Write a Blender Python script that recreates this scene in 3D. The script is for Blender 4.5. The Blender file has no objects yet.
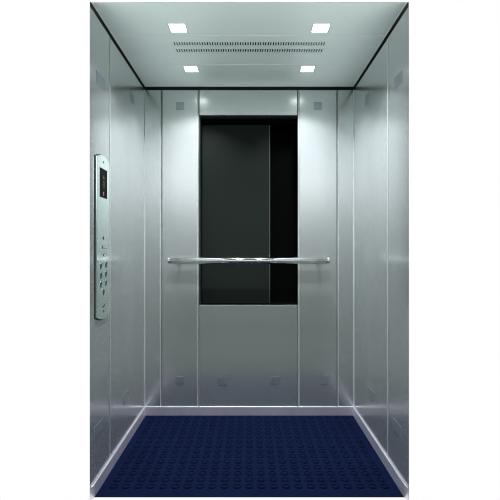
import bpy, bmesh, math, random
from mathutils import Vector, Matrix
random.seed(3)
PI = math.pi
scene = bpy.context.scene
COL = scene.collection

# ---------------------------------------------------------------- measures (metres)
HW = 0.70            # half width of the cabin
EYE = 1.104          # camera height over the floor
ZC = 2.1965          # ceiling height
CAMY = -2.81         # the rear wall is the plane y = 0
YF = 1.842 + CAMY    # front edge of the side walls
F = 420.0            # focal length in pixels of a 500 px frame


def yl(z):           # depth from camera -> world y
    return z + CAMY


# ---------------------------------------------------------------- materials
def new_mat(name):
    m = bpy.data.materials.new(name)
    m.use_nodes = True
    return m, m.node_tree.nodes, m.node_tree.links, m.node_tree.nodes['Principled BSDF']


def plain(name, col, rough=0.5, metal=0.0, spec=0.5, emit=None, estr=0.0):
    m, n, l, b = new_mat(name)
    b.inputs['Base Color'].default_value = (*col, 1)
    b.inputs['Roughness'].default_value = rough
    b.inputs['Metallic'].default_value = metal
    b.inputs['Specular IOR Level'].default_value = spec
    if emit:
        b.inputs['Emission Color'].default_value = (*emit, 1)
        b.inputs['Emission Strength'].default_value = estr
    return m


def brushed(name, col, rough, metal, stretch, contrast=0.06, bump=0.02, aniso=0.0, var=0.05, axis='Z'):
    """steel with fine grain; stretch = noise scale per axis (small along the grain)"""
    m, n, l, b = new_mat(name)
    tc = n.new('ShaderNodeTexCoord')
    mp = n.new('ShaderNodeMapping')
    mp.inputs['Scale'].default_value = stretch
    l.new(tc.outputs['Object'], mp.inputs['Vector'])
    ns = n.new('ShaderNodeTexNoise')
    ns.inputs['Scale'].default_value = 1.0
    ns.inputs['Detail'].default_value = 3.0
    l.new(mp.outputs['Vector'], ns.inputs['Vector'])
    mx = n.new('ShaderNodeMix'); mx.data_type = 'RGBA'
    mx.inputs[6].default_value = (*[c * (1 - contrast) for c in col], 1)
    mx.inputs[7].default_value = (*[min(1, c * (1 + contrast)) for c in col], 1)
    l.new(ns.outputs['Fac'], mx.inputs[0])
    l.new(mx.outputs[2], b.inputs['Base Color'])
    mr = n.new('ShaderNodeMapRange')
    mr.inputs['To Min'].default_value = rough - var
    mr.inputs['To Max'].default_value = rough + var
    l.new(ns.outputs['Fac'], mr.inputs['Value'])
    l.new(mr.outputs['Result'], b.inputs['Roughness'])
    b.inputs['Metallic'].default_value = metal
    if aniso:
        b.inputs['Anisotropic'].default_value = aniso
        tg = n.new('ShaderNodeTangent'); tg.direction_type = 'RADIAL'; tg.axis = axis
        l.new(tg.outputs['Tangent'], b.inputs['Tangent'])
    if bump:
        bp = n.new('ShaderNodeBump')
        bp.inputs['Strength'].default_value = bump
        bp.inputs['Distance'].default_value = 0.001
        l.new(ns.outputs['Fac'], bp.inputs['Height'])
        l.new(bp.outputs['Normal'], b.inputs['Normal'])
    return m


WALLCOL = (0.60, 0.628, 0.63)
M = {}
M['steel'] = brushed('brushed_steel', WALLCOL, 0.22, 0.79, (200, 200, 1.0), 0.012, 0.0, var=0.0)
M['ceil'] = brushed('ceiling_steel', (0.93, 0.99, 0.97), 0.52, 0.97, (1.5, 260, 260), 0.02, 0.0, 0.8, 0.02, 'X')
M['reflection'] = brushed('reflection_plate_steel', (0.41, 0.47, 0.51), 0.30, 0.79, (300, 300, 2))
M['skirt'] = brushed('polished_skirting_steel', (0.82, 0.78, 0.88), 0.30, 0.70, (9, 9, 0.5), 0.12, 0.0)
M['chrome'] = plain('polished_chrome', (0.90, 0.91, 0.90), 0.12, 1.0)
M['plate'] = brushed('control_plate_steel', (0.80, 0.92, 0.88), 0.14, 0.85, (200, 200, 2), 0.03, 0.0, var=0.0)
M['joint'] = plain('dark_joint_backing', (0.02, 0.022, 0.024), 0.7)
M['strip'] = plain('joint_strip_grey', (0.06, 0.066, 0.068), 0.45, 0.4)
M['edge'] = plain('bright_joint_edge', (0.88, 0.90, 0.90), 0.35, 0.5)
M['seam'] = plain('bright_ceiling_seam', (0.95, 0.97, 0.96), 0.5, 0.0)
M['shell'] = plain('shell_grey', (0.2, 0.2, 0.2), 0.7)
M['black'] = plain('matt_black', (0.0015, 0.0018, 0.0018), 0.6, spec=0.02)
M['leaf'] = plain('dark_grey_door_leaf', (0.010, 0.014, 0.0118), 0.5, 0.0, spec=0.08)
M['leaf_edge'] = plain('door_leaf_edge', (0.05, 0.056, 0.056), 0.4, 0.3)
M['reveal'] = plain('dark_reveal', (0.03, 0.037, 0.036), 0.4, 0.3)
M['display'] = plain('display_black', (0.002, 0.002, 0.0025), 0.4, spec=0.03)
M['red'] = plain('display_red', (0.3, 0.08, 0.1), 0.4, emit=(0.8, 0.25, 0.32), estr=0.35)
M['dim'] = plain('display_dim', (0.06, 0.045, 0.035), 0.4, emit=(0.5, 0.36, 0.3), estr=0.08)
M['button'] = plain('button_dark_blue', (0.035, 0.065, 0.08), 0.5, 0.0, 0.1)
M['ring'] = plain('button_ring_steel', (0.50, 0.58, 0.54), 0.3, 0.9)
M['hole'] = plain('hole_dark', (0.01, 0.015, 0.014), 0.6)
M['lamp'] = plain('lamp_diffuser', (0.9, 0.9, 0.9), 0.5, emit=(0.97, 1.0, 1.0), estr=3.0)
M['lampframe'] = plain('lamp_frame', (0.75, 0.8, 0.8), 0.3, 0.8)


def rubber():
    m, n, l, b = new_mat('navy_rubber')
    tc = n.new('ShaderNodeTexCoord')
    ns = n.new('ShaderNodeTexNoise')
    ns.inputs['Scale'].default_value = 6.0
    ns.inputs['Detail'].default_value = 4.0
    l.new(tc.outputs['Object'], ns.inputs['Vector'])
    mx = n.new('ShaderNodeMix'); mx.data_type = 'RGBA'
    mx.inputs[6].default_value = (0.0034, 0.0058, 0.021, 1)
    mx.inputs[7].default_value = (0.0050, 0.0086, 0.030, 1)
    l.new(ns.outputs['Fac'], mx.inputs[0])
    l.new(mx.outputs[2], b.inputs['Base Color'])
    b.inputs['Roughness'].default_value = 0.55
    b.inputs['Specular IOR Level'].default_value = 0.0
    return m


M['rubber'] = rubber()

# ---------------------------------------------------------------- helpers
def obj(name, bm, mat, parent=None, smooth=False, loc=(0, 0, 0)):
    bmesh.ops.recalc_face_normals(bm, faces=bm.faces)
    me = bpy.data.meshes.new(name)
    bm.to_mesh(me); bm.free()
    me.materials.append(mat)
    if smooth:
        for p in me.polygons:
            p.use_smooth = True
    o = bpy.data.objects.new(name, me)
    COL.objects.link(o)
    o.location = loc
    if parent:
        o.parent = parent
    return o


def empty(name, loc=(0, 0, 0), rot=(0, 0, 0)):
    o = bpy.data.objects.new(name, None)
    COL.objects.link(o)
    o.location = loc; o.rotation_euler = rot
    o.empty_display_size = 0.05
    return o


def tag(o, label, cat, group=None):
    o['label'] = label; o['category'] = cat
    if group:
        o['group'] = group
    return o


def structure(o):
    o['kind'] = 'structure'
    return o


def box(bm, x0, x1, y0, y1, z0, z1, bevel=0.0, seg=1):
    v = [bm.verts.new(p) for p in ((x0, y0, z0), (x1, y0, z0), (x1, y1, z0), (x0, y1, z0),
                                   (x0, y0, z1), (x1, y0, z1), (x1, y1, z1), (x0, y1, z1))]
    fs = [bm.faces.new([v[i] for i in q]) for q in
          ((0, 3, 2, 1), (4, 5, 6, 7), (0, 1, 5, 4), (1, 2, 6, 5), (2, 3, 7, 6), (3, 0, 4, 7))]
    if bevel:
        es = list({e for f in fs for e in f.edges})
        bmesh.ops.bevel(bm, geom=es, offset=bevel, segments=seg, affect='EDGES', profile=0.5)
    return v


def bx(*a, **k):
    bm = bmesh.new(); box(bm, *a, **k); return bm


def lathe(bm, prof, seg, mat):
    """prof: (radius, height) list, axis local z, placed by matrix"""
    rings = []
    for r, h in prof:
        if r < 1e-7:
            rings.append([bm.verts.new(mat @ Vector((0, 0, h)))])
        else:
            rings.append([bm.verts.new(mat @ Vector((r * math.cos(2 * PI * i / seg), r * math.sin(2 * PI * i / seg), h)))
                          for i in range(seg)])
    for a, b in zip(rings, rings[1:]):
        for i in range(seg):
            j = (i + 1) % seg
            if len(a) == 1 and len(b) == 1:
                continue
            if len(a) == 1:
                bm.faces.new((a[0], b[i], b[j]))
            elif len(b) == 1:
                bm.faces.new((a[i], a[j], b[0]))
            else:
                bm.faces.new((a[i], a[j], b[j], b[i]))


def prism(bm, pts, x0, x1, bevel=0.0):
    """outline pts (y, z) extruded from x0 to x1"""
    a = [bm.verts.new((x0, y, z)) for y, z in pts]
    b = [bm.verts.new((x1, y, z)) for y, z in pts]
    fa = bm.faces.new(a); fb = bm.faces.new(b[::-1])
    n = len(pts)
    for i in range(n):
        j = (i + 1) % n
        bm.faces.new((a[i], b[i], b[j], a[j]))
    if bevel:
        bmesh.ops.bevel(bm, geom=list(fb.edges), offset=bevel, segments=2, affect='EDGES', profile=0.5)


# ---------------------------------------------------------------- side walls
GAP = 0.012
BV = 0.0022
TOPGAP = 0.022        # dark open joint between panel heads and ceiling
ZB = 0.058           # top of the skirting


def side_wall(s, name, seam):
    """s = -1 left, +1 right; sheet steel panels on a dark backing"""
    bm = bmesh.new()
    xa, xb = s * (HW + 0.012), s * (HW + 0.035)
    box(bm, min(xa, xb), max(xa, xb), yl(1.98), 0.03, -0.03, ZC + 0.05)
    box(bm, *sorted((s * (HW + 0.005), s * (HW + 0.0105))), YF + 0.03, yl(1.979), ZC - 0.06, ZC + 0.012)
    w = structure(obj(name, bm, M['joint']))
    # front panel, its outer side cut back so only the folded edge shows
    bm = bmesh.new()
    v = box(bm, *sorted((s * HW, s * (HW + 0.0105))), YF, seam - GAP / 2, 0.0, ZC - TOPGAP)
    for q in v:
        if abs(q.co.x) > HW + 0.005 and q.co.y < YF + 0.01:
            q.co.y += 0.045
    vert_e = [e for e in bm.edges if all(abs(abs(q.co.x) - HW) < 1e-5 for q in e.verts)
              and all(q.co.y > YF + 0.01 for q in e.verts)]
    bmesh.ops.bevel(bm, geom=vert_e, offset=BV, segments=1, affect='EDGES')
    obj('panel', bm, M['steel'], w)
    bm = bx(*sorted((s * HW, s * (HW + 0.0105))), seam + GAP / 2, -0.003, 0.0, ZC - TOPGAP, bevel=BV)
    obj('panel', bm, M['steel'], w)
    return w


def side_joint(w, s, y):
    g = GAP / 2
    obj('joint_strip', bx(*sorted((s * (HW + 0.004), s * (HW + 0.0105))), y - g + 0.0003, y + g - 0.0003, 0.0, ZC - TOPGAP), M['strip'], w)
    obj('joint_edge', bx(*sorted((s * (HW - 0.0006), s * (HW + 0.0038))), y + g - 0.0062, y + g - 0.0003, 0.0, ZC - TOPGAP, bevel=0.0005), M['edge'], w)


SEAM_L = yl(HW * F / (249.3 - 109.8))
SEAM_R = yl(HW * F / (387.8 - 249.3))
wl = side_wall(-1, 'wall_left', SEAM_L)
wr = side_wall(1, 'wall_right', SEAM_R)
side_joint(wl, -1, SEAM_L)
side_joint(wr, 1, SEAM_R)

# ---------------------------------------------------------------- rear wall
PX = F / 2.81


def bxx(px):
    return (px - 249.3) / PX


def bzz(py):
    return EYE + (250 - py) / PX


xs = [-HW, bxx(161.3), bxx(198.4), bxx(298.4), bxx(337.6), HW]
WZ1, WZ0 = bzz(115.2), bzz(305.0)    # rear opening: top and bottom
bm = bmesh.new()                     # backing with the opening left free
box(bm, -HW - 0.035, xs[2] - 0.004, 0.012, 0.035, -0.03, ZC + 0.05)
box(bm, xs[3] + 0.004, HW + 0.035, 0.012, 0.035, -0.03, ZC + 0.05)
box(bm, xs[2] - 0.004, xs[3] + 0.004, 0.012, 0.035, WZ1 + 0.004, ZC + 0.05)
box(bm, xs[2] - 0.004, xs[3] + 0.004, 0.012, 0.035, -0.03, WZ0 - 0.004)
wb = structure(obj('wall_back', bm, M['joint']))
for i in range(5):
    x0 = xs[i] + (GAP / 2 if i else 0.0)
    x1 = xs[i + 1] - (GAP / 2 if i < 4 else 0.0)
    if i == 2:
        obj('header_panel', bx(x0, x1, 0, 0.0115, WZ1, ZC - TOPGAP, bevel=BV), M['steel'], wb)
        obj('lower_panel', bx(x0, x1, 0, 0.0115, 0, WZ0, bevel=BV), M['steel'], wb)
    else:
        obj('panel', bx(x0, x1, 0, 0.0115, 0, ZC - TOPGAP, bevel=BV), M['steel'], wb)

for i, x in enumerate(xs[1:5]):
    g = GAP / 2
    d = 1 if i in (0, 2) else -1
    obj('joint_strip', bx(x - g + 0.0003, x + g - 0.0003, 0.004, 0.0115, 0.0, ZC - TOPGAP) if i in (0, 3) else
        bx(x - g + 0.0003, x + g - 0.0003, 0.004, 0.0115, 0.0, ZC - TOPGAP), M['strip'], wb)
    e_ = x - d * (g - 0.0030)
    if i in (1, 2):
        e_ = x + (-1 if i == 1 else 1) * (g - 0.0030)
    obj('joint_edge', bx(e_ - 0.0026, e_ + 0.0026, -0.0006, 0.0038, 0.0, ZC - TOPGAP, bevel=0.0005), M['edge'], wb)
for s_ in (-1, 1):
    bm = bmesh.new()
    prism_pts = [(s_ * (HW - 0.0002), -0.0002), (s_ * (HW - 0.0035), -0.0002), (s_ * (HW - 0.0002), -0.0035)]
    a = [bm.verts.new((x, y, ZB + 0.001)) for x, y in prism_pts]
    b = [bm.verts.new((x, y, ZC - TOPGAP)) for x, y in prism_pts]
    bm.faces.new(a); bm.faces.new(b)
    for i in range(3):
        bm.faces.new((a[i], a[(i + 1) % 3], b[(i + 1) % 3], b[i]))
    obj('corner_strip', bm, M['edge'], wb)

# rear opening: a shallow dark recess with a half-open dark sliding leaf
X0, X1 = xs[2] + GAP / 2, xs[3] - GAP / 2
DEP = 0.10
bm = bmesh.new()
box(bm, X0 - 0.012, X0, 0.012, DEP + 0.10, WZ0 - 0.012, WZ1 + 0.012)
box(bm, X1, X1 + 0.012, 0.012, DEP + 0.10, WZ0 - 0.012, WZ1 + 0.012)
box(bm, X0, X1, 0.012, DEP + 0.10, WZ1, WZ1 + 0.012)
box(bm, X0, X1, 0.012, DEP + 0.10, WZ0 - 0.012, WZ0)
d1 = structure(obj('door_1', bm, M['black']))
obj('frame', bx(X0, X1, 0.012, 0.075, WZ1 - 0.004, WZ1), M['reveal'], d1)
obj('frame', bx(X0, X0 + 0.005, 0.012, 0.075, WZ0, WZ1 - 0.004), M['reveal'], d1)
obj('shaft_back', bx(X0, X1, DEP + 0.09, DEP + 0.10, WZ0, WZ1), M['black'], d1)
PXD = F / (2.81 + 0.078)
lx1 = (268.8 - 249.3) / PXD
lz1 = EYE + (250 - 124.6) / PXD
obj('leaf', bx(X0 + 0.006, lx1, 0.078, 0.10, WZ0 + 0.001, lz1, bevel=0.0015), M['leaf'], d1)
obj('leaf_edge', bx(lx1 + 0.0005, lx1 + 0.010, 0.079, 0.10, WZ0 + 0.001, lz1, bevel=0.002), M['leaf_edge'], d1)
obj('track', bx(X0 + 0.006, X1, 0.076, 0.104, lz1 + 0.006, WZ1 - 0.005), M['black'], d1)

# ---------------------------------------------------------------- skirting
SK = 0.009


def skirt(name, pts):
    """pts: plan outline (x, y) counter-clockwise"""
    bm = bmesh.new()
    a = [bm.verts.new((x, y, 0.0)) for x, y in pts]
    b = [bm.verts.new((x, y, ZB)) for x, y in pts]
    n = len(pts)
    bm.faces.new(a[::-1]); ft = bm.faces.new(b)
    for i in range(n):
        j = (i + 1) % n
        bm.faces.new((a[i], a[j], b[j], b[i]))
    bmesh.ops.bevel(bm, geom=list(ft.edges), offset=0.003, segments=2, affect='EDGES', profile=0.5)
    return structure(obj(name, bm, M['skirt']))


e = 0.0002
skirt('baseboard_back', [(-HW + e, -e), (-HW + SK + e, -SK), (HW - SK - e, -SK), (HW - e, -e)])
skirt('baseboard_left', [(-HW + e, YF + 0.004), (-HW + SK, YF + 0.027), (-HW + SK, -SK - e), (-HW + e, -2 * e)])
skirt('baseboard_right', [(HW - e, -2 * e), (HW - SK, -SK - e), (HW - SK, YF + 0.027), (HW - e, YF + 0.004)])

# ---------------------------------------------------------------- floor with round studs
YFL = yl(EYE * F / 247.3)
bm = bmesh.new()
v = box(bm, -HW + 0.0005, HW - 0.0005, YFL, 0.0, -0.025, -0.0005)
for q in v:
    if q.co.z < -0.02 and q.co.y < YFL + 0.01:
        q.co.y += 0.06
P = 0.0575
ncol = 23
nrow = 15
prof = [(0.0200, -0.0006), (0.0190, 0.0028), (0.0178, 0.0034), (0.0164, 0.0028), (0.0155, -0.0002), (0.0132, -0.0002), (0.0120, 0.0024), (0.0, 0.0028)]
for r in range(nrow):
    for c in range(ncol):
        x = (c - (ncol - 1) / 2) * P
        y = -SK - 0.036 - r * P
        if y < YFL + 0.02:
            continue
        lathe(bm, prof, 18, Matrix.Translation((x, y, 0)))
fl = structure(obj('floor', bm, M['rubber']))

# ---------------------------------------------------------------- ceiling: three panels hung below a dark void
YCF = yl((ZC - EYE) * F / 247.9)
SHG = 0.006          # shadow gap beside the walls
S1 = yl((ZC - EYE) * F / (250 - 35.6))
S2 = yl((ZC - EYE) * F / (250 - 64.4))
LS = 0.081           # side of a lamp
LX = 0.3515
LY = [yl(2.0685), yl(2.540)]
VX = 0.408
VY0, VY1 = yl(2.195), yl(2.340)

bm = bmesh.new()
box(bm, -HW, HW, YCF + 0.13, 0.0, ZC + 0.045, ZC + 0.06)
cl = structure(obj('ceiling', bm, M['joint']))


def plate_with_holes(name, x0, x1, y0, y1, holes, mat, parent, z0=ZC, z1=ZC + 0.012, taper=0.0, bev=True):
    """flat panel with rectangular holes cut through; shared grid of cells"""
    bm = bmesh.new()
    gx = sorted({x0, x1, *[h[0] for h in holes], *[h[1] for h in holes]})
    gy = sorted({y0, y1, *[h[2] for h in holes], *[h[3] for h in holes]})
    vb, vt = {}, {}
    for i, x in enumerate(gx):
        for j, y in enumerate(gy):
            vb[i, j] = bm.verts.new((x, y, z0))
            vt[i, j] = bm.verts.new((x, y + (taper if j == 0 else 0), z1))

    def solid(i, j):
        if not (0 <= i < len(gx) - 1 and 0 <= j < len(gy) - 1):
            return False
        cx, cy = (gx[i] + gx[i + 1]) / 2, (gy[j] + gy[j + 1]) / 2
        return not any(h[0] < cx < h[1] and h[2] < cy < h[3] for h in holes)
    for i in range(len(gx) - 1):
        for j in range(len(gy) - 1):
            if not solid(i, j):
                continue
            bm.faces.new((vb[i, j], vb[i, j + 1], vb[i + 1, j + 1], vb[i + 1, j]))
            bm.faces.new((vt[i, j], vt[i + 1, j], vt[i + 1, j + 1], vt[i, j + 1]))
            for (di, dj, p, q) in ((-1, 0, (i, j), (i, j + 1)), (1, 0, (i + 1, j), (i + 1, j + 1)),
                                   (0, -1, (i, j), (i + 1, j)), (0, 1, (i, j + 1), (i + 1, j + 1))):
                if not solid(i + di, j + dj):
                    bm.faces.new((vb[p], vb[q], vt[q], vt[p]))
    loose = [q for q in bm.verts if not q.link_faces]
    bmesh.ops.delete(bm, geom=loose, context='VERTS')
    if bev:
        es = []
        for ed in bm.edges:
            a, b = ed.verts
            if abs(a.co.z - z0) < 1e-6 and abs(b.co.z - z0) < 1e-6 and \
               ((abs(a.co.y - y1) < 1e-6 and abs(b.co.y - y1) < 1e-6) or (abs(a.co.y - y0) < 1e-6 and abs(b.co.y - y0) < 1e-6)
                or (abs(a.co.x - x0) < 1e-6 and abs(b.co.x - x0) < 1e-6) or (abs(a.co.x - x1) < 1e-6 and abs(b.co.x - x1) < 1e-6)):
                es.append(ed)
        bmesh.ops.bevel(bm, geom=es, offset=0.003, segments=1, affect='EDGES')
    return obj(name, bm, mat, parent)


def lamp_holes(y):
    h = LS / 2 + 0.004
    return [(sx * LX - h, sx * LX + h, y - h, y + h) for sx in (-1, 1)]


cx0, cx1 = -HW + SHG, HW - SHG
plate_with_holes('panel', cx0, cx1, YCF, S1 - 0.002, lamp_holes(LY[0]), M['ceil'], cl, taper=0.03)
SM = yl(2.268)
plate_with_holes('panel', cx0, cx1, S1 + 0.002, SM - 0.0006, [(-VX, VX, VY0, SM - 0.0006)], M['ceil'], cl)
plate_with_holes('panel', cx0, cx1, SM + 0.0006, S2 - 0.002, [(-VX, VX, SM + 0.0006, VY1)], M['ceil'], cl)
for y in (S1, S2):
    obj('seam_strip', bx(cx0, cx1, y - 0.0019, y + 0.0019, ZC - 0.0008, ZC + 0.01), M['seam'], cl)
bm = bmesh.new()                     # bright folded rim round the ceiling
box(bm, cx0 - 0.002, cx0 + 0.0025, YCF + 0.002, -SHG, ZC - 0.0022, ZC - 0.0001)
box(bm, cx1 - 0.0025, cx1 + 0.002, YCF + 0.002, -SHG, ZC - 0.0022, ZC - 0.0001)
box(bm, cx0 + 0.0026, cx1 - 0.0026, -SHG - 0.006, -SHG, ZC - 0.0022, ZC - 0.0001)
obj('rim', bm, M['seam'], cl)
plate_with_holes('panel', cx0, cx1, S2 + 0.002, -SHG, lamp_holes(LY[1]), M['ceil'], cl)

# slotted air vent set flush in the middle panel
vent = empty('ceiling_vent', (0, (VY0 + VY1) / 2, ZC))
tag(vent, 'long slotted air vent with two rows of slots set in the ceiling between the lamps', 'vent')
rowsY = [(yl(2.209), yl(2.247)), (yl(2.284), yl(2.324))]
NS = 60
pit = 2 * (VX - 0.005) / NS
slots = []
for (a, b) in rowsY:
    for k in range(NS):
        x = -VX + 0.005 + (k + 0.5) * pit
        slots.append((x - 0.0031, x + 0.0031, a, b))
g = plate_with_holes('slotted_plate', -VX + 0.0003, VX - 0.0003, VY0 + 0.0003, VY1 - 0.0003, slots, M['ceil'], None,
                     z1=ZC + 0.004, bev=False)
g.parent = vent; g.matrix_parent_inverse = Matrix.Translation(-Vector(vent.location))
g2 = obj('air_duct', bx(-VX, VX, VY0, VY1, ZC + 0.016, ZC + 0.036), M['black'])
g2.parent = vent; g2.matrix_parent_inverse = Matrix.Translation(-Vector(vent.location))

# four square recessed lamps
lab = {(-1, 0): 'front left one of four small square white lamps in the steel ceiling',
       (1, 0): 'front right one of four small square white lamps in the steel ceiling',
       (-1, 1): 'rear left one of four small square white lamps, behind the ceiling vent',
       (1, 1): 'rear right one of four small square white lamps, behind the ceiling vent'}
for iy, y in enumerate(LY):
    for sx in (-1, 1):
        t = empty('ceiling_light', (sx * LX, y, ZC))
        tag(t, lab[sx, iy], 'ceiling light', 'square lamps in the ceiling')
        bm = bmesh.new()
        h, w = LS / 2 + 0.0035, 0.004
        box(bm, -h, h, -h, -h + w, 0.0, 0.03); box(bm, -h, h, h - w, h, 0.0, 0.03)
        box(bm, -h, -h + w, -h + w, h - w, 0.0, 0.03); box(bm, h - w, h, -h + w, h - w, 0.0, 0.03)
        obj('frame', bm, M['lampframe'], t)
        obj('diffuser', bx(-h + w, h - w, -h + w, h - w, 0.0015, 0.012), M['lamp'], t)
        L = bpy.data.lights.new('lamp_light', 'AREA')
        L.shape = 'SQUARE'; L.size = LS * 0.95
        L.energy = 7.6
        L.color = (0.93, 0.98, 1.0)
        L.spread = math.radians(108)
        lo = bpy.data.objects.new('lamp_light', L)
        COL.objects.link(lo)
        lo.parent = t
        lo.location = (0, 0, -0.002)

# ---------------------------------------------------------------- handrail
RZ = EYE - 10.6 / (F / 2.745)
RY = yl(2.745)
RR = 0.0205
rx0, rx1 = (168.0 - 249.3) / (F / 2.745), (329.2 - 249.3) / (F / 2.745)
rail = empty('handrail', ((rx0 + rx1) / 2, 0, RZ))
tag(rail, 'polished chrome tube handrail fixed across the rear wall in front of the dark opening', 'handrail')
inv = Matrix.Translation(-Vector(rail.location))
RXM = Matrix.Rotation(PI / 2, 4, 'Y')


def rpart(name, bm, mat, smooth=True):
    o = obj(name, bm, mat, None, smooth)
    o.parent = rail; o.matrix_parent_inverse = inv
    return o


bm = bmesh.new()
L_ = rx1 - rx0 - 0.024
lathe(bm, [(0, 0), (RR, 0), (RR, L_), (0, L_)], 40, Matrix.Translation((rx0 + 0.012, RY, RZ)) @ RXM)
o = rpart('rail', bm, M['chrome'])
o.data.polygons.foreach_set('use_smooth', [len(p.vertices) == 4 for p in o.data.polygons])
for x, d in ((rx0 + 0.012, -1), (rx1 - 0.012, 1)):
    bm = bmesh.new()
    pr = [(RR + 0.0005, -0.002), (RR + 0.0005, 0.0095), (RR * 0.93, 0.0118), (RR * 0.85, 0.0124), (RR * 0.4, 0.0126), (0, 0.0127)]
    lathe(bm, [(0, -0.002)] + pr, 32, Matrix.Translation((x, RY, RZ)) @ Matrix.Rotation(d * PI / 2, 4, 'Y'))
    rpart('end_cap', bm, M['chrome'])
for x in (bxx(180), bxx(318)):
    bm = bmesh.new()
    mt = Matrix.Translation((x, -0.0005, RZ - 0.002)) @ Matrix.Rotation(PI / 2, 4, 'X')
    lathe(bm, [(0, 0), (0.019, 0), (0.019, 0.004), (0.0165, 0.006), (0.009, 0.007), (0.008, 0.012), (0.008, -RY - RR + 0.006), (0, -RY - RR + 0.006)], 24, mt)
    rpart('bracket', bm, M['chrome'])

# ---------------------------------------------------------------- small square plates added on the walls to imitate reflections
def reflection_mesh(s, name, wide=1.0):
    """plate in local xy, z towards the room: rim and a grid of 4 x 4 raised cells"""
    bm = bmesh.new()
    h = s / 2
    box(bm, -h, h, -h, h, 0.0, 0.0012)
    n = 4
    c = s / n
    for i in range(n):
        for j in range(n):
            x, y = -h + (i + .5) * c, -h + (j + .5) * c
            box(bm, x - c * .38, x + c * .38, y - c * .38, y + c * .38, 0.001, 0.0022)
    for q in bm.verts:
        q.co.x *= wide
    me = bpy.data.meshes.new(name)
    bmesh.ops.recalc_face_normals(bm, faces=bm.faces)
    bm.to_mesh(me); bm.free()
    me.materials.append(M['reflection'])
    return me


gm = {'b': reflection_mesh(0.055, 'reflection_plate')}
gm['l'] = gm['r'] = reflection_mesh(0.058, 'reflection_plate', 1.9)
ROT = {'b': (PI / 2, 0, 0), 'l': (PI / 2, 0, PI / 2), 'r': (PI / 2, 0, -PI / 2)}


def put_reflection(px, py, wall, label, group):
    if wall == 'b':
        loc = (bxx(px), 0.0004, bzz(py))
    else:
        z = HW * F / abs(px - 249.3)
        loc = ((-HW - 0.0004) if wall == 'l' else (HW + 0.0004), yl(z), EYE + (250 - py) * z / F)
    o = bpy.data.objects.new('reflection_plate', gm[wall])
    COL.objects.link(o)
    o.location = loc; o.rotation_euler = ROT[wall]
    tag(o, label, 'reflection', group)


UP, LOW = 'small wall reflection plates near the ceiling', 'small wall reflection plates near the floor'
put_reflection(100.5, 81, 'l', 'small flat grey plate imitating a reflection high on the left wall, above the control panel', UP)
put_reflection(131.5, 97.5, 'l', 'small flat grey plate imitating a reflection high on the left wall, nearer the rear corner', UP)
put_reflection(180, 106, 'b', 'small square grey plate imitating a reflection high on the rear wall left of the dark opening', UP)
put_reflection(317.8, 106, 'b', 'small square grey plate imitating a reflection high on the rear wall right of the dark opening', UP)
put_reflection(367.6, 98.5, 'r', 'small flat grey plate imitating a reflection high on the right wall, nearer the rear corner', UP)
put_reflection(398, 80.5, 'r', 'small flat grey plate imitating a reflection high on the right wall, nearer the front edge', UP)
put_reflection(98.8, 428.5, 'l', 'small flat plate imitating a reflection low on the left wall, below the control panel near the front edge', LOW)
put_reflection(126, 397, 'l', 'small flat plate imitating a reflection low on the left wall, nearer the rear corner', LOW)
put_reflection(180, 380.5, 'b', 'small square plate imitating a reflection low on the rear wall, leftmost of the four there', LOW)
put_reflection(223.5, 381, 'b', 'small square plate imitating a reflection low on the panel under the dark opening, left one', LOW)
put_reflection(275.5, 380.5, 'b', 'small square plate imitating a reflection low on the panel under the dark opening, right one', LOW)
put_reflection(323.7, 380, 'b', 'small square plate imitating a reflection low on the rear wall, rightmost of the four there', LOW)
put_reflection(371, 394.5, 'r', 'small flat plate imitating a reflection low on the right wall, nearer the rear corner', LOW)
put_reflection(397.3, 428.5, 'r', 'small flat plate imitating a reflection low on the right wall, nearer the front edge', LOW)

# ---------------------------------------------------------------- car control panel on the left wall
PY0, PY1 = yl(HW * F / (249.3 - 94.9)), yl(HW * F / (249.3 - 107.9))
PCY = (PY0 + PY1) / 2
PZ0, PZ1 = EYE - 0.318, EYE + 0.437
pan = empty('control_panel', (-HW, PCY, PZ0))
tag(pan, 'tall narrow steel control panel with black display and round buttons on the left wall', 'control panel')
pinv = Matrix.Translation(-Vector(pan.location))


def ppart(name, bm, mat, parent=None, smooth=False, label=None):
    o = obj(name, bm, mat, None, smooth)
    o.parent = parent or pan
    o.matrix_parent_inverse = pinv if parent is None else Matrix.Identity(4)
    if parent is not None:       # parent has identity local, its own inverse already places it
        o.matrix_parent_inverse = Matrix.Identity(4)
    if label:
        o['label'] = label
    return o


pts = []
N = 16
hw = (PY1 - PY0) / 2
for i in range(N + 1):
    t = -1 + 2 * i / N
    pts.append((PCY + t * hw, PZ1 - 0.012 + 0.020 * (1 - t * t)))
for i in range(N + 1):
    t = 1 - 2 * i / N
    pts.append((PCY + t * hw, PZ0 + 0.012 - 0.020 * (1 - t * t)))
bm = bmesh.new()
PT = 0.009
prism(bm, pts, -HW + 0.0002, -HW + PT, bevel=0.003)
ppart('face_plate', bm, M['plate'])
cz = (PZ0 + PZ1) / 2
bm = bmesh.new()
prism(bm, [(PCY + (y - PCY) * (1 + 0.007 / hw), cz + (z - cz) * (1 + 0.004 / (PZ1 - cz))) for y, z in pts], -HW + 0.0002, -HW + 0.002)
ppart('edge_shadow', bm, M['hole'], label='thin dark edge shadow modelled round the plate')  # dark outline added as the shadow at the plate's edge
XP = -HW + PT


def wy(px):
    return yl(HW * F / (249.3 - px))


def wz(px, py):
    return EYE + (250 - py) * (HW / (249.3 - px))


DY0, DY1 = wy(97.9), wy(105.0)
DZ0, DZ1 = EYE + 0.247, EYE + 0.383
dsp = ppart('display', bx(XP - 0.002, XP + 0.0015, DY0, DY1, DZ0, DZ1, bevel=0.0008), M['display'])
XD = XP + 0.0015


def disp(name, bm, mat):
    o = obj(name, bm, mat); o.parent = dsp
    return o


dc = (DY0 + DY1) / 2
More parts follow.
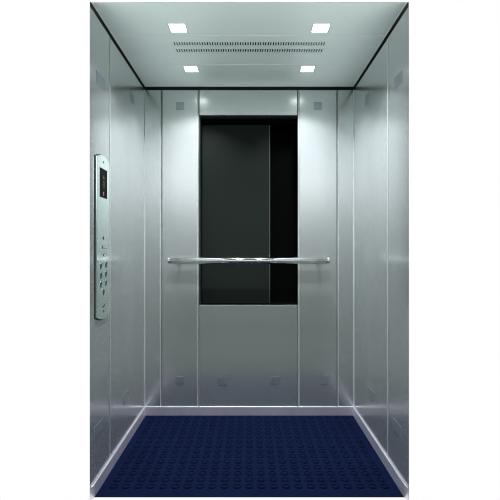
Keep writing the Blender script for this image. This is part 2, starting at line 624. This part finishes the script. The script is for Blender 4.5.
# dim up arrow, dim digit and a small red figure 1 at the bottom
bm = bmesh.new()
prism(bm, [(dc - 0.012, DZ1 - 0.046), (dc + 0.012, DZ1 - 0.046), (dc, DZ1 - 0.028)], XD - 0.0002, XD + 0.0004)
disp('arrow_symbol', bm, M['dim'])
bm = bmesh.new()
for (a, b, c, d) in ((-.008, .008, .0, .003), (-.008, .008, .015, .018), (-.008, .008, .030, .033), (.006, .009, .003, .030), (-.009, -.006, .003, .030)):
    box(bm, XD - 0.0002, XD + 0.0004, dc + a, dc + b, DZ0 + 0.046 + c, DZ0 + 0.046 + d)
disp('digit_symbol', bm, M['dim'])
bm = bmesh.new()
box(bm, XD - 0.0002, XD + 0.0004, dc - 0.0045, dc + 0.0035, DZ0 + 0.010, DZ0 + 0.028)
box(bm, XD - 0.0002, XD + 0.0004, dc - 0.010, dc - 0.0045, DZ0 + 0.022, DZ0 + 0.026)
disp('figure_symbol', bm, M['red'])

RY90 = Matrix.Rotation(PI / 2, 4, 'Y')


def disc(y, z, r, h, prof=None, seg=24):
    bm = bmesh.new()
    lathe(bm, prof or [(0, -0.001), (r, -0.001), (r, h * .7), (r * .9, h), (0, h)], seg, Matrix.Translation((XP, y, z)) @ RY90)
    return bm


def button(px, py):
    y, z = wy(px), wz(px, py)
    ring = ppart('button', disc(y, z, 0, 0, [(0.0132, -0.001), (0.0160, -0.001), (0.0160, 0.0006), (0.0154, 0.0010), (0.0138, 0.0010), (0.0132, 0.0006), (0.0132, -0.001)]), M['ring'])
    cap = obj('button_cap', disc(y, z, 0.0126, 0.0010), M['button'])
    cap.parent = ring


for (px, py) in ((99.0, 266.2), (104.1, 265.0), (99.0, 275.4), (104.1, 274.0), (99.0, 284.6), (104.0, 282.8), (101.6, 292.2)):
    button(px, py)
# screws / key holes
for (px, py) in ((101.4, 162.2), (101.5, 311.2)):
    ppart('screw', disc(wy(px), wz(px, py), 0.0055, 0.001), M['hole'])
ppart('key_switch', disc(wy(101.4), wz(101.4, 238), 0.0075, 0.002), M['hole'], label='dark round key switch above the buttons')
for (px, py) in ((100.6, 247.2), (101.5, 255.2)):
    ppart('indicator', disc(wy(px), wz(px, py), 0.006, 0.0012), M['button'])
# speaker holes between key switch and buttons
bm = bmesh.new()
y0, z0 = wy(101.3), wz(101.3, 251)
for i in range(-3, 4):
    for j in range(-2, 3):
        if i == 0 and abs(j) != 1:
            continue
        lathe(bm, [(0, -0.001), (0.0022, -0.001), (0.0022, 0.0004), (0, 0.0004)], 8,
              Matrix.Translation((XP, y0 + i * 0.014, z0 + j * 0.012)) @ RY90)
ppart('speaker_holes', bm, M['button'])
# small dark emblem stroke near the bottom
bm = bmesh.new()
yc, zc = wy(101.5), wz(101.5, 306)
prism(bm, [(yc - 0.022, zc - 0.006), (yc + 0.006, zc - 0.006), (yc + 0.026, zc + 0.007), (yc + 0.004, zc + 0.004)], XP - 0.0005, XP + 0.0006)
ppart('emblem', bm, M['hole'], label='small dark slanted mark near the bottom of the plate')

# ---------------------------------------------------------------- world: white studio behind, lobby in front with added bright bands to light the cabin
w = bpy.data.worlds.new('surroundings')
scene.world = w
w.use_nodes = True
n, l = w.node_tree.nodes, w.node_tree.links
n.clear()
out = n.new('ShaderNodeOutputWorld')
bg = n.new('ShaderNodeBackground')
l.new(bg.outputs[0], out.inputs[0])
tc = n.new('ShaderNodeTexCoord')
sp = n.new('ShaderNodeSeparateXYZ')
l.new(tc.outputs['Generated'], sp.inputs[0])
mr = n.new('ShaderNodeMapRange')
mr.inputs['From Min'].default_value = -1; mr.inputs['From Max'].default_value = 1
l.new(sp.outputs['Z'], mr.inputs['Value'])
cr = n.new('ShaderNodeValToRGB')
l.new(mr.outputs['Result'], cr.inputs[0])
LOBBY_FILL = [(-1.0, (2.5, 2.85, 2.75)), (-0.88, (2.4, 2.75, 2.65)), (-0.75, (0.3, 0.34, 0.32)), (-0.5, (0.04, 0.055, 0.044)), (-0.33, (0.06, 0.082, 0.066)), (-0.02, (0.115, 0.15, 0.125)),
         (0.05, (0.12, 0.15, 0.135)), (0.085, (0.25, 0.27, 0.27)), (0.13, (1.7, 1.77, 1.78)), (0.22, (1.9, 2.02, 2.1)), (0.275, (0.45, 0.52, 0.58)), (0.32, (0.05, 0.07, 0.10)),
         (0.45, (0.005, 0.006, 0.008)), (1.0, (0.002, 0.003, 0.004))]  # invented light: steep-down fill for the ceiling, bright band for the walls
el = cr.color_ramp.elements
while len(el) > 1:
    el.remove(el[0])
for i, (z, c) in enumerate(LOBBY_FILL):
    q = el[0] if i == 0 else el.new((z + 1) / 2)
    q.position = (z + 1) / 2
    q.color = (*c, 1)
sm = n.new('ShaderNodeMapRange')
sm.inputs['From Min'].default_value = -0.1; sm.inputs['From Max'].default_value = 0.1
l.new(sp.outputs['Y'], sm.inputs['Value'])
mx = n.new('ShaderNodeMix'); mx.data_type = 'RGBA'
l.new(sm.outputs['Result'], mx.inputs[0])
l.new(cr.outputs['Color'], mx.inputs[6])
mx.inputs[7].default_value = (1, 1, 1, 1)
l.new(mx.outputs[2], bg.inputs['Color'])
bg.inputs['Strength'].default_value = 1.0

# ---------------------------------------------------------------- camera and view
cam = bpy.data.cameras.new('camera')
cam.sensor_width = 36; cam.sensor_fit = 'AUTO'
cam.lens = F / 500 * 36
cam.shift_x = 0.7 / 500
cam.clip_start = 0.01
co = bpy.data.objects.new('camera', cam)
COL.objects.link(co)
co.location = (0, CAMY, EYE)
co.rotation_euler = (PI / 2, 0, 0)
scene.camera = co
vs = scene.view_settings
vs.view_transform = 'Standard'
vs.look = 'None'
vs.exposure = 0.0
vs.gamma = 1.0
vs.use_curve_mapping = False
scene.cycles.filter_width = 0.9
